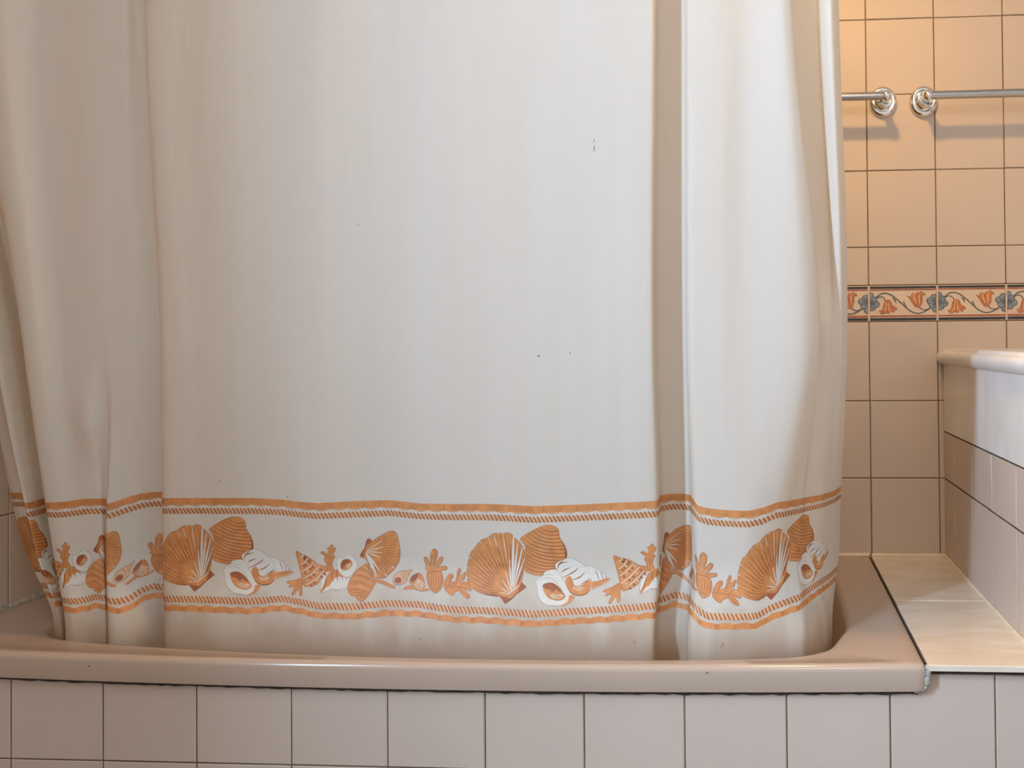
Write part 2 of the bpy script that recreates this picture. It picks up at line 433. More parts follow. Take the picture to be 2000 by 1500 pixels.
mb = MB(); mb.box(WR, WR+0.1, WF-0.1, WB, -0.1, CEIL+0.1, 1)
tile_field(mb, (WR, 0, 0), (0,1,0), (0,0,1), (-1,0,0), [WF-0.2+k*TW for k in range(27)], ROW_Z, (WF, WB), (0, CEIL))
tag(mb.build('wall_right', [M_TILE, M_GROUT]), 'tiled wall on the far side of the washbasin', 'wall', kind='structure')
mb = MB(); mb.box(WL-0.1, WR+0.1, WF-0.1, WF, -0.1, CEIL+0.1)
tag(mb.build('wall_front', M_PLASTER), 'plain plastered wall facing the bathtub', 'wall', kind='structure')
mb = MB(); mb.box(WL-0.1, WR+0.1, WF-0.1, WB+0.1, CEIL, CEIL+0.1)
tag(mb.build('ceiling', M_PLASTER), 'plain white ceiling', 'ceiling', kind='structure')
mb = MB(); mb.box(WL-0.1, WR+0.1, WF-0.1, WB+0.1, -0.1, 0.0)
tag(mb.build('floor', M_FLOOR), 'tiled bathroom floor', 'floor', kind='structure')

# -- tiled apron below bathtub and ledge
mb = MB(); VX = 0.4062
mb.box(WL, 0.2465, 0.0, 0.012, 0, 0.4265, 1); mb.box(0.2465, VX-0.002, 0.0, 0.012, 0, 0.4582, 1)
AX = [-1.1015 + k*0.1441 for k in range(-2, 12)]
az = [0.3035-0.16*2, 0.3035-0.16, 0.3035, 0.3035+0.16]
tile_field(mb, (0, 0, 0), (1,0,0), (0,0,1), (0,-1,0), AX[:12], az, (WL, AX[11]), (0, 0.4268))
tile_field(mb, (0, 0, 0), (1,0,0), (0,0,1), (0,-1,0), AX[11:], az, (AX[11], VX), (0, 0.4508))
tag(mb.build('wall_apron', [M_TILE, M_GROUT]), 'tiled apron below the bathtub rim', 'wall', kind='structure')

# ------------------------------------------------------------------ bathtub
def sag(x, y): return -0.0095*max(0.0, 1-((x+0.46)/0.72)**2)*max(0.0, 1-max(0.0, y)/0.35)
OUT = [(-1.2775,-0.016),(0.2352,-0.016),(0.2418,-0.0135),(0.2440,-0.007),(0.2478,0.35),(0.2515,0.6970),(-1.2775,0.6970)]
INN = smooth_poly([(-1.145,.20),(-1.132,.115),(-1.10,.075),(-1.06,.055),(-.97,.042),(-.8,.026),(-.6,.016),(-.4,.012),(-.2,.012),(-.05,.014),(.03,.020),(.07,.027),(.10,.042),(.124,.067),(.147,.134),(.1595,.19),(.1645,.30),(.167,.45),(.166,.55),(.145,.62),(.08,.645),(-.4,.65),(-.95,.648),(-1.07,.62),(-1.125,.55),(-1.145,.40)], True, 6)
CEN = (-0.48, 0.33)
def ray_hit(poly, a):
    dx, dy = math.cos(a), math.sin(a); best = None
    for i in range(len(poly)):
        p, q = poly[i], poly[(i+1) % len(poly)]
        ex, ey = q[0]-p[0], q[1]-p[1]
        den = dx*ey-dy*ex
        if abs(den) < 1e-12: continue
        t = ((p[0]-CEN[0])*ey-(p[1]-CEN[1])*ex)/den
        s = ((p[0]-CEN[0])*dy-(p[1]-CEN[1])*dx)/den
        if t > 0 and -1e-9 <= s <= 1+1e-9 and (best is None or t > best): best = t
    return best
angs = sorted([2*math.pi*k/360 for k in range(360)] + [math.atan2(p[1]-CEN[1], p[0]-CEN[0]) % (2*math.pi) for p in OUT] + [math.atan2(p[1]-CEN[1], p[0]-CEN[0]) % (2*math.pi) for p in INN])
angs = [a for i, a in enumerate(angs) if i == 0 or a-angs[i-1] > 1e-4]
ro = [ray_hit(OUT, a) for a in angs]; ri = [ray_hit(INN, a) for a in angs]
def inset_pt(a, r, d):      # move a point inwards by about d
    return (CEN[0]+math.cos(a)*r, CEN[1]+math.sin(a)*r, d)
def outer_ring(ins, z, s=1.0):
    ring = []
    for a, r in zip(angs, ro):
        x, y = CEN[0]+math.cos(a)*r, CEN[1]+math.sin(a)*r
        if z < 0.445 and x > 0.2345 and y < 0.02: z_up = 0.0095-math.sqrt(max(0.0, 0.0095**2-(min(x, 0.244)-0.2345)**2))
        else: z_up = 0.0
        x -= ins*(1 if x > 0.2 else (-1 if x < -1.26 else 0)); y -= ins*(-1 if y < 0.0 else (1 if y > 0.69 else 0))
        ring.append((x, y, z+z_up+sag(x, y)*s))
    return ring
def mid_ring(f, z):
    ring = []
    for a, r0, r1 in zip(angs, ro, ri):
        r = r0+(r1-r0)*f
        x, y = CEN[0]+math.cos(a)*r, CEN[1]+math.sin(a)*r
        ring.append((x, y, z+sag(x, y)))
    return ring
def inner_ring(k, z, s=1.0):
    ring = []
    for a, r in zip(angs, ri):
        x, y = CEN[0]+math.cos(a)*r, CEN[1]+math.sin(a)*r
        l = math.hypot(x-CEN[0], y-CEN[1])
        f = max(0.0, 1-k/l)
        ux = CEN[0]+(x-CEN[0])*f; uy = CEN[1]+(y-CEN[1])*max(0.0, 1-k/0.33)
        ring.append((ux, uy, z+sag(x, y)*s))
    return ring
mb = MB()
rings = [inner_ring(0.18, 0.071, 0), inner_ring(0.096, 0.081, 0), inner_ring(0.050, 0.128, 0), inner_ring(0.031, 0.25, 0), inner_ring(0.014, 0.40, .5), inner_ring(0.006, 0.445), inner_ring(-0.002, 0.4625), outer_ring(0.012, 0.4625), outer_ring(0.010, 0.4300), outer_ring(0.003, 0.4300), outer_ring(0.0008, 0.4308), outer_ring(0, 0.4332), outer_ring(0, 0.4585), outer_ring(0.0006, 0.4622), outer_ring(0.0022, 0.4652), outer_ring(0.0045, 0.4670), outer_ring(0.0078, 0.4680),
         mid_ring(0.27, 0.4683), mid_ring(0.30, 0.4675), mid_ring(0.90, 0.4675), inner_ring(-0.002, 0.4672), inner_ring(0.002, 0.4662), inner_ring(0.006, 0.4630), inner_ring(0.009, 0.457), inner_ring(0.018, 0.40, .5), inner_ring(0.035, 0.25, 0), inner_ring(0.055, 0.13, 0), inner_ring(0.10, 0.085, 0), inner_ring(0.18, 0.075, 0)]
mb.grid(rings, 0, True)
mb.face(rings[-1][::-1], 0); mb.face(rings[0], 0)
# chips and specks in the enamel of the front lip
for x, z, r in ((-0.9687, 0.4479, 0.0014), (-0.0606, 0.4512, 0.0012), (-0.0585, 0.4527, 0.0009)):
    mb.face([(x+r*math.cos(k*1.047)*random.uniform(.7, 1.3), -0.0163, z+sag(x, 0)*0+r*math.sin(k*1.047)*random.uniform(.7, 1.2)) for k in range(6)], 1)
tub = recalc(mb.build('bathtub', [M_ENAMEL, M_GRIME])); smooth_angle(tub, 40)
tag(tub, 'blush beige enamelled bathtub behind the shell curtain', 'bathtub')

def bead(path, r, jitter=0.0, n=8):
    rows = []; m = len(path)
    for i, p in enumerate(path):
        a = Vector(path[max(0, i-1)]); b = Vector(path[min(m-1, i+1)]); t = (b-a).normalized()
        s = t.cross(Vector((0.13, 0.2, 1)) if abs(t.z) < 0.9 else Vector((1, 0, 0))).normalized(); u = s.cross(t)
        rr = r*(1+random.uniform(-jitter, jitter))
        rows.append([Vector(p)+(s*math.cos(2*math.pi*k/n)+u*math.sin(2*math.pi*k/n))*rr*(1+random.uniform(-jitter, jitter)*.5) for k in range(n)])
    b = MB(); b.grid(rows, 0, True); b.face(rows[0][::-1]); b.face(rows[-1]); return b
lin = lambda a, b, n: [tuple(p+(q-p)*k/n for p, q in zip(a, b)) for k in range(n+1)]
# dark joint under the lip, ragged caulk on the front corner, dark joint along the ledge
jn = [(x, -0.0050, 0.4278+sag(x, 0)) for x in [WL+0.004+(0.228-WL)*k/150 for k in range(151)]]
bead(jn, 0.0036, 0.22).build('lip_joint', M_GRIME, tub, True)
bead(lin((0.2447, -0.006, 0.4658), (0.2522, 0.69, 0.4658), 40), 0.0011, 0.2).build('edge_joint', M_GROUT, tub, True)
cr = [(0.2448, -0.0115, 0.4665), (0.2462, -0.0128, 0.461), (0.2462, -0.0120, 0.453), (0.2456, -0.0115, 0.446), (0.2440, -0.0110, 0.4395), (0.2405, -0.0105, 0.4335), (0.235, -0.009, 0.4300), (0.228, -0.007, 0.4285)]
bead(smooth_poly(cr, False, 5), 0.0040, 0.24, 10).build('corner_caulk', M_CAULK, tub, True)
bead(lin((WL+0.003, 0.6945, 0.4692), (0.25, 0.6945, 0.4692), 40), 0.0045, 0.12).build('sealant_bead', M_SEAL, tub, True)
bead(lin((WL+0.003, -0.01, 0.4685), (WL+0.003, 0.695, 0.4685), 30), 0.006, 0.1).build('sealant_bead', M_CAULK, tub, True)

# ------------------------------------------------------------------ marble ledge beside the tub
mb = MB()
def slab(mb, x0, x1, y0, y1, z0, z1, b=0.0012, mi=0):
    rows = [[(x0+i, y0+i, z), (x1-i, y0+i, z), (x1-i, y1-i, z), (x0+i, y1-i, z)] for i, z in ((0, z0), (0, z1-b), (b*.3, z1-b*.3), (b, z1))]
    mb.grid(rows, mi, True); mb.face(rows[-1], mi); mb.face(rows[0][::-1], mi)
def ledge_x(y): return 0.2455+0.0077*(y+0.02)/0.72
def ledge_tile(y0, y1, z0, z1, mi=0, b=0.0012):
    xr = VX-0.0022
    rows = [[(ledge_x(y0)+i, y0+i, z), (xr-i, y0+i, z), (xr-i, y1-i, z), (ledge_x(y1)+i, y1-i, z)] for i, z in ((0, z0), (0, z1-b), (b*.3, z1-b*.3), (b, z1))]
    mb.grid(rows, mi, True); mb.face(rows[-1], mi); mb.face(rows[0][::-1], mi)
ledge_tile(-0.0200, 0.3312, 0.4600, 0.4682)
ledge_tile(0.3325, 0.6970, 0.4600, 0.4682)
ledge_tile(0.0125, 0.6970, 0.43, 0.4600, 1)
led = mb.build('tub_ledge', [M_MARBT, M_GRIME]); recalc(led)
tag(led, 'cream marble tile ledge between bathtub and washbasin unit', 'ledge')
bead(lin((0.254, 0.6945, 0.4695), (VX-0.004, 0.6945, 0.4695), 16), 0.0042, 0.15).build('sealant_bead', M_SEAL, led, True)
bead(lin((VX-0.0025, -0.015, 0.4690), (VX-0.0025, 0.695, 0.4690), 50), 0.0035, 0.25).build('sealant_bead', M_SEAL, led, True)
bead(lin((0.2505, 0.3318, 0.4676), (VX-0.004, 0.3318, 0.4676), 20), 0.0013, 0.2).build('tile_joint', M_SEAL, led, True)
bead(lin((0.2475, -0.0008, 0.4530), (VX-0.002, -0.0008, 0.4530), 30), 0.0024, 0.2).build('nosing_joint', M_GRIME, led, True)

# ------------------------------------------------------------------ washbasin unit: tiled base, marble top
mb = MB(); VR, VF = 0.98, -0.28
mb.box(VX, VR, VF, 0.6985, 0, 0.7255, 1)
VY = [-(0.5935-0.1545*k) for k in range(-1, 8)]
tile_field(mb, (VX, 0, 0), (0,-1,0), (0,0,1), (-1,0,0), VY, ROW_Z[:7], (-0.6985, -VF), (0, 0.7248), gap=0.0034, bev=0.0009, h=0.0011)
tile_field(mb, (0, VF, 0), (1,0,0), (0,0,1), (0,-1,0), [VX+0.1441*k for k in range(6)], ROW_Z[:7], (VX, VR), (0, 0.7248))
tag(mb.build('vanity_base', [M_TILE, M_GROUT]), 'tiled base under the marble washbasin top', 'vanity')
prof = [(0.4300,0.8955),(0.4170,0.8958),(0.4118,0.8962),(0.4092,0.8955),(0.4078,0.8936),(0.4068,0.8914),(0.4048,0.8902),(0.4018,0.8900),(0.3975,0.8890),(0.3942,0.8862),(0.3926,0.8822),(0.3922,0.8780),(0.3932,0.8730),(0.3952,0.8686),(0.3982,0.8655),(0.4020,0.8644),(0.4300,0.8644)]
mb = MB()
ye, yb = VF-0.03, 0.6985
front = [(x, ye, z) for x, z in prof]; back = [(x, yb, z) for x, z in prof]
mb.grid([front, back]); 
mb.face([(0.43,ye,0.8955),(VR+.02,ye,0.8955),(VR+.02,yb,0.8955),(0.43,yb,0.8955)])
mb.face([(0.43,ye,0.8644),(0.43,yb,0.8644),(VR+.02,yb,0.8644),(VR+.02,ye,0.8644)])
mb.face([(VR+.02,ye,0.8644),(VR+.02,yb,0.8644),(VR+.02,yb,0.8955),(VR+.02,ye,0.8955)])
mb.face(front + [(VR+.02,ye,0.8644),(VR+.02,ye,0.8955)]); mb.face(back[::-1] + [(VR+.02,yb,0.8955),(VR+.02,yb,0.8644)])
top = recalc(mb.build('countertop', M_MARB)); smooth_angle(top, 50)
tag(top, 'white marble washbasin top with a moulded edge', 'countertop')
mb = MB(); slab(mb, 0.4050, VR, VF-0.001, 0.6915, 0.7268, 0.8642, 0.0008)
recalc(mb.build('skirt_panel', M_MARB, top))
mb = MB(); mb.box(0.4068, VR-.01, VF+.005, 0.6985, 0.7255, 0.7268); mb.box(0.4085, 0.45, 0.6915, 0.6985, 0.7268, 0.8642)
mb.build('panel_joint', M_GRIME, top)

# ------------------------------------------------------------------ towel bars
def towel_bar(x_left, x_right, z, label):
    root = bpy.data.objects.new('towel_bar', None); COL.objects.link(root); root.location = (x_left, WB-0.0012, z)
    tag(root, label, 'towel bar', group='towel bars on the back wall')
    L = x_right-x_left
    b = MB(); b.lathe([(0.0001, 0.0), (0.0085, 0.0), (0.0085, L), (0.0001, L)], 24, axis='X', o=(0, -0.0575, 0))
    rail = b.build('rail', M_STEEL, root); smooth_angle(rail)
    for x, s in ((0, -1), (L, 1)):
        b = MB()
        b.lathe([(0.0001,0.0),(0.0285,0.0),(0.0288,-0.0035),(0.0278,-0.0065),(0.0262,-0.0082),(0.0240,-0.0110),(0.0215,-0.0118),(0.0192,-0.0105),(0.0180,-0.0088),(0.0165,-0.0092),(0.0135,-0.0135),(0.0108,-0.0185),(0.0092,-0.0250),(0.0080,-0.0340),(0.0076,-0.0420),(0.0084,-0.0470),(0.0076,-0.0490)], 48, sx=1.0, sz=1.14, o=(0, 0, 0))
        mount = b.build('mount', M_CHROME, root, loc=(x, 0, 0)); smooth_angle(mount, 60)
        b = MB()
        b.lathe([(0.0108*math.sin(a), -0.0575-0.0108*math.cos(a)) for a in [math.pi*k/14 for k in range(15)]], 24, sz=1.12)
        b.lathe([(0.0098, -0.0575), (0.0112, -0.0575), (0.0112, -0.0555), (0.0098, -0.0555)], 24, sz=1.12)
        fin = b.build('end_cap', M_CHROME, mount); smooth_angle(fin, 60)
    return root
towel_bar(-0.2300, 0.2888, 1.4113, 'chrome towel bar running behind the shower curtain')
towel_bar(0.3720, 0.8900, 1.4098, 'chrome towel bar above the marble washbasin top')

# ------------------------------------------------------------------ ceiling lamp, added fill lamp and curtain rod
lp = bpy.data.objects.new('ceiling_lamp', None); COL.objects.link(lp); lp.location = (LAMP_POS[0], LAMP_POS[1], CEIL)
tag(lp, 'white downlight hanging from the ceiling over the bathtub rim', 'lamp')
dz = LAMP_POS[2]-CEIL
b = MB(); b.lathe([(1e-4,-0.001),(0.05,-0.001),(0.05,-0.012),(0.012,-0.02),(0.012,dz+0.075),(0.040,dz+0.07),(0.056,dz+0.05),(0.056,dz-0.004),(0.052,dz-0.004),(0.052,dz+0.02),(1e-4,dz+0.02)], 32, axis='Z'); smooth_angle(b.build('housing', M_WHITE, lp))
b = MB(); b.face([(LAMP_R*math.cos(-k*math.pi/16), LAMP_R*math.sin(-k*math.pi/16), dz) for k in range(32)]); b.build('lens', M_GLOBE, lp)
fill_lp = bpy.data.objects.new('fill_lamp', None); COL.objects.link(fill_lp); fill_lp.location = (FILL_POS[0], FILL_POS[1], CEIL)
tag(fill_lp, 'added unseen fill light, a globe under the ceiling, away from the bathtub', 'lamp')
dz2 = FILL_POS[2]-CEIL
b = MB(); b.lathe([(1e-4,-0.001),(0.06,-0.001),(0.06,-0.015),(0.035,-0.03),(0.035,dz2+FILL_R-0.008),(1e-4,dz2+FILL_R-0.008)], 32, axis='Z'); smooth_angle(b.build('base', M_WHITE, fill_lp))
b = MB(); b.lathe([(max(1e-4, FILL_R*math.sin(math.pi*k/16)), dz2+FILL_R*math.cos(math.pi*k/16)) for k in range(17)], 32, axis='Z'); b.build('globe', M_FILL, fill_lp, True)
rod = bpy.data.objects.new('curtain_rod', None); COL.objects.link(rod); rod.location = (0, 0.075, 1.965)
tag(rod, 'white rod the shower curtain hangs from', 'curtain rod')
b = MB(); b.lathe([(1e-4, WL+0.003), (0.0125, WL+0.003), (0.0125, WR-0.003), (1e-4, WR-0.003)], 20, axis='X'); smooth_angle(b.build('pole', M_WHITE, rod))
for x, s in ((WL+0.0015, 1), (WR-0.0015, -1)):
    b = MB(); b.lathe([(1e-4, 0), (0.03, 0), (0.03, s*0.006), (0.018, s*0.016), (1e-4, s*0.016)], 24, axis='X'); smooth_angle(b.build('flange', M_WHITE, rod, loc=(x, 0, 0)))

# ------------------------------------------------------------------ shower curtain
M_CLOTH, nt, bs = new_mat('white_curtain_cloth')
tc = nt.nodes.new('ShaderNodeTexCoord'); mp = nt.nodes.new('ShaderNodeMapping'); mp.inputs['Scale'].default_value = (9, 9, 1.1)
nt.links.new(tc.outputs['Object'], mp.inputs['Vector'])
no = nt.nodes.new('ShaderNodeTexNoise'); no.inputs['Scale'].default_value = 2.2; no.inputs['Detail'].default_value = 4
nt.links.new(mp.outputs['Vector'], no.inputs['Vector'])
cr_ = nt.nodes.new('ShaderNodeValToRGB')
cr_.color_ramp.elements[0].position = 0.30; cr_.color_ramp.elements[0].color = (0.755, 0.735, 0.655, 1)
cr_.color_ramp.elements[1].position = 0.68; cr_.color_ramp.elements[1].color = (0.780, 0.765, 0.700, 1)
nt.links.new(no.outputs['Fac'], cr_.inputs['Fac'])
# brownish water stains creeping up from the hem
sx = nt.nodes.new('ShaderNodeSeparateXYZ'); nt.links.new(tc.outputs['Object'], sx.inputs[0])
mp2 = nt.nodes.new('ShaderNodeMapping'); mp2.inputs['Scale'].default_value = (14, 14, 3)
nt.links.new(tc.outputs['Object'], mp2.inputs['Vector'])
n2 = nt.nodes.new('ShaderNodeTexNoise'); n2.inputs['Scale'].default_value = 1.6; n2.inputs['Detail'].default_value = 5
nt.links.new(mp2.outputs['Vector'], n2.inputs['Vector'])
ad = nt.nodes.new('ShaderNodeMath'); ad.operation = 'MULTIPLY_ADD'; ad.inputs[1].default_value = -0.14
nt.links.new(n2.outputs['Fac'], ad.inputs[0]); nt.links.new(sx.outputs['Z'], ad.inputs[2])
mr = nt.nodes.new('ShaderNodeMapRange'); mr.inputs['From Min'].default_value = 0.475; mr.inputs['From Max'].default_value = 0.395
mr.inputs['To Min'].default_value = 0.0; mr.inputs['To Max'].default_value = 0.9
nt.links.new(ad.outputs[0], mr.inputs['Value'])
mx = nt.nodes.new('ShaderNodeMix'); mx.data_type = 'RGBA'
nt.links.new(mr.outputs['Result'], mx.inputs['Factor']); nt.links.new(cr_.outputs['Color'], mx.inputs['A'])
mx.inputs['B'].default_value = (0.50, 0.405, 0.31, 1)
nt.links.new(mx.outputs['Result'], bs.inputs['Base Color'])
bs.inputs['Roughness'].default_value = 0.55; bs.inputs['Specular IOR Level'].default_value = 0.3
n3 = nt.nodes.new('ShaderNodeTexNoise'); n3.inputs['Scale'].default_value = 6.0; n3.inputs['Detail'].default_value = 3
nt.links.new(mp.outputs['Vector'], n3.inputs['Vector'])
bp = nt.nodes.new('ShaderNodeBump'); bp.inputs['Strength'].default_value = 0.25; bp.inputs['Distance'].default_value = 0.004
nt.links.new(n3.outputs['Fac'], bp.inputs['Height']); nt.links.new(bp.outputs['Normal'], bs.inputs['Normal'])
tr = nt.nodes.new('ShaderNodeBsdfTranslucent'); tr.inputs['Color'].default_value = (0.90, 0.65, 0.33, 1)
ms = nt.nodes.new('ShaderNodeMixShader'); ms.inputs[0].default_value = 0.36
nt.links.new(bs.outputs[0], ms.inputs[1]); nt.links.new(tr.outputs[0], ms.inputs[2])
nt.links.new(ms.outputs[0], nt.nodes['Material Output'].inputs[0])

M_P_OR = mat_plain('print_orange', (0.55, 0.218, 0.064, 1), rough=0.55, var=0.16, scale=70)
M_P_BR = mat_plain('print_brown', (0.30, 0.085, 0.025, 1), rough=0.55, var=0.15, scale=80)
M_P_PE = mat_plain('print_peach', (0.58, 0.36, 0.21, 1), rough=0.55, var=0.1, scale=80)
M_P_WH = mat_plain('print_white', (0.63, 0.60, 0.545, 1), rough=0.55, var=0.03)
M_P_GR = mat_plain('print_outline', (0.36, 0.22, 0.13, 1), rough=0.55, var=0.15, scale=80)
M_P_MI = mat_plain('print_russet', (0.46, 0.165, 0.048, 1), rough=0.55, var=0.15, scale=80)
M_P_DK = mat_plain('mildew_speck', (0.26, 0.22, 0.18, 1), rough=0.8, var=0.3, scale=90)
OR, BR, PE, WH, GR, DK, MI = 1, 2, 3, 4, 5, 6, 7

CXa, CYa, CZa = np.array(CX), np.array(CY), np.array(CZ)
NC = len(CX)
def pchip(xs, ys, x):
    h = np.diff(xs)[:, None]; d = np.diff(ys, axis=0)/h
    m = np.zeros_like(ys); m[0] = d[0]; m[-1] = d[-1]
    s = d[:-1]*d[1:] > 0
    w1 = 2*h[1:]+h[:-1]; w2 = h[1:]+2*h[:-1]
    with np.errstate(all='ignore'): hm = (w1+w2)/(w1/d[:-1]+w2/d[1:])
    m[1:-1] = np.where(s, hm, 0)
    k = np.clip(np.searchsorted(xs, x)-1, 0, len(xs)-2)
    t = ((x-xs[k])/(xs[k+1]-xs[k]))[:, None]; hh = h[k]
    return (2*t**3-3*t**2+1)*ys[k]+(t**3-2*t**2+t)*hh*m[k]+(-2*t**3+3*t**2)*ys[k+1]+(t**3-t**2)*hh*m[k+1]
def curve(Px, Py, t):
    nn = Px.shape[1]; i = np.clip(t.astype(int), 0, nn-2); f = t-i
    def four(P):
        g = lambda j: P[:, np.clip(j, 0, nn-1)]
        p0, p1, p2, p3 = g(i-1), g(i), g(i+1), g(i+2)
        return p1, p2, .5*(p2-p0), .5*(p3-p1)
    x1, x2, mx1, mx2 = four(Px); y1, y2, my1, my2 = four(Py)
    L = np.hypot(x2-x1, y2-y1)
    def lim(a, b):
        s = np.minimum(1, L/(np.hypot(a, b)+1e-9)); return a*s, b*s
    mx1, my1 = lim(mx1, my1); mx2, my2 = lim(mx2, my2)
    h = lambda a, b, m, k: (2*f**3-3*f**2+1)*a+(f**3-2*f**2+f)*m+(-2*f**3+3*f**2)*b+(f**3-f**2)*k
    return h(x1, x2, mx1, mx2), h(y1, y2, my1, my2)
SUB = 12
T = np.linspace(0, NC-1, (NC-1)*SUB+1)
ZROW = np.concatenate([np.linspace(0.36, 0.48, 9)[:-1], np.linspace(0.48, 0.71, 24)[:-1], np.linspace(0.71, 1.0, 13)[:-1], np.linspace(1.0, 1.951, 30)])
def cloth(zs):
    a = pchip(CZa[::-1], CXa.T[::-1], zs); b = pchip(CZa[::-1], CYa.T[::-1], zs)
    return curve(a, b, T)
GX, GY = cloth(ZROW)
_ax, _ay = cloth(np.array([0.6]))
UU = np.concatenate([[0], np.cumsum(np.hypot(np.diff(_ax[0]), np.diff(_ay[0])))])   # cloth length at every column
# shallow crinkles of the hanging cloth
cols = UU[None, :]; zz = ZROW[:, None]
fade = np.clip((zz-0.40)/0.25, 0.25, 1)
GY += fade*(0.0005*np.sin(cols*61+1.3*np.sin(zz*2.1))*np.sin(cols*13+.6) + 0.0003*np.sin(cols*143+2.2*zz))
# the dented crease near the left folds
for (u0, z0, su, sz, amp) in ((0.300, 0.80, 0.016, 0.045, -0.012), (0.318, 0.77, 0.012, 0.06, 0.008), (0.535, 0.90, 0.010, 0.006, -0.0035), (0.545, 0.893, 0.012, 0.004, 0.003), (1.60, 0.93, 0.03, 0.05, -0.010)):
    GY += amp*np.exp(-((cols-u0)/su)**2-((zz-z0)/sz)**2)
NR, NCOL = GX.shape
G = np.stack([GX, GY, np.repeat(ZROW[:, None], NCOL, 1)], axis=2)
# normals towards the room
tx = np.gradient(GX, axis=1); ty = np.gradient(GY, axis=1)
ll = np.hypot(tx, ty)+1e-12
NRM = np.stack([ty/ll, -tx/ll, np.zeros_like(tx)], axis=2)

mb = MB(); mb.grid([[tuple(p) for p in r] for r in G], 0)
smooth_n = len(mb.f)

half = np.arange(0, NC-1+1e-9, 0.5)
ZT = np.interp(T, half, np.array(BT)); ZB = np.interp(T, half, np.array(BB))
_k = np.ones(7)/7
UL = UU.tolist(); ZTL = ZT.tolist(); ZBL = ZB.tolist(); ZRL = ZROW.tolist()
import bisect
def put(poly, mi, layer):
    """Lay a flat drawing (cloth length u, band height t from the top edge) onto the folded cloth."""
    off = 0.00022 + 0.000035*layer
    for tri in triangulate(poly):
        us = [p[0] for p in tri]; a, b = min(us), max(us)
        if b <= 0.001 or a >= UL[-1]-0.001: continue
        c0 = max(0, bisect.bisect_right(UL, a)-1); c1 = min(NCOL-2, bisect.bisect_left(UL, b))
        for c in range(c0, c1+1):
            q = clip(clip(tri, 0, UL[c], False), 0, UL[c+1], True) if (c1 > c0 or a < UL[0] or b > UL[-1]) else tri
            if len(q) < 3: continue
            w = UL[c+1]-UL[c]
            r = []
            for u, t in q:
                f = (u-UL[c])/w
                zt = ZTL[c]+(ZTL[c+1]-ZTL[c])*f; zb = ZBL[c]+(ZBL[c+1]-ZBL[c])*f
                r.append((f, zt+(zb-zt)*t))
            z0 = min(p[1] for p in r); z1 = max(p[1] for p in r)
            r0 = max(0, bisect.bisect_right(ZRL, z0)-1); r1 = min(NR-2, bisect.bisect_left(ZRL, z1))
            for k in range(r0, r1+1):
                s = clip(clip(r, 1, ZRL[k], False), 1, ZRL[k+1], True) if r1 > r0 else r
                if len(s) < 3: continue
                hgt = ZRL[k+1]-ZRL[k]
                g = G[k:k+2, c:c+2]; nn = NRM[k:k+2, c:c+2]
                pts = []
                for f, z in s:
                    e = (z-ZRL[k])/hgt
                    w4 = ((1-f)*(1-e), f*(1-e), (1-f)*e, f*e)
                    p = g[0,0]*w4[0]+g[0,1]*w4[1]+g[1,0]*w4[2]+g[1,1]*w4[3]
                    n = nn[0,0]*w4[0]+nn[0,1]*w4[1]+nn[1,0]*w4[2]+nn[1,1]*w4[3]
                    pts.append(p+n*off)
                mb.face(pts, mi)

# --- ribbons and ropes along the whole band
UMAX = UL[-1]
def ribbon(ta, tb, wave_a, wave_b, per, mi, layer, ph=0.0):
    n = int(UMAX/0.004)
    for i in range(n):
        u0, u1 = i*0.004, (i+1)*0.004
        wv = lambda u: abs(math.sin(math.pi*(u+ph)/per))
        put([(u0, ta+wave_a*wv(u0)), (u1, ta+wave_a*wv(u1)), (u1, tb+wave_b*wv(u1)), (u0, tb+wave_b*wv(u0))], mi, layer)
ribbon(0.0, 0.058, 0.0, 0.018, 0.0255, OR, 0)
for i in range(int(UMAX/0.0255)+1):
    u = i*0.0255
    put(stroke([(u-.0012, 0.057), (u, 0.012)], .0026, .0008), MI, 1)
    put(stroke([(u+.006, 0.06), (u+.010, 0.066), (u+.016, 0.066), (u+.0215, 0.058)], .0006, .0006, .010, 3), PE, 1)
ribbon(0.966, 0.998, -0.014, 0.0, 0.0255, OR, 0, 0.008)
ribbon(0.998, 1.0, 0.0, 0.008, 0.0255, OR, 0, 0.0207)
for i in range(int(UMAX/0.0255)+1):
    u = i*0.0255-0.008
    put([(u-.0035, 0.963), (u, 0.966), (u+.0035, 0.963), (u+.0025, 1.0), (u-.0025, 1.0)], MI, 1)
def rope(t0, t1):
    st = 0.0060; n = int(UMAX/st)
    ribbon(t0+0.004, t1-0.004, 0, 0, 1, PE, 0)
    for i in range(n+1):
        u = i*st
        put([(u-.0024, t0), (u-.0004, t0-.005), (u+.0044, t1-.010), (u+.0048, t1+.001), (u+.0022, t1)], OR, 1)
        put([(u-.0018, t0-.001), (u-.0006, t0-.005), (u+.0040, t1-.014), (u+.0046, t1-.001), (u+.0030, t1-.002)], BR, 2)
rope(0.094, 0.146); rope(0.880, 0.932)

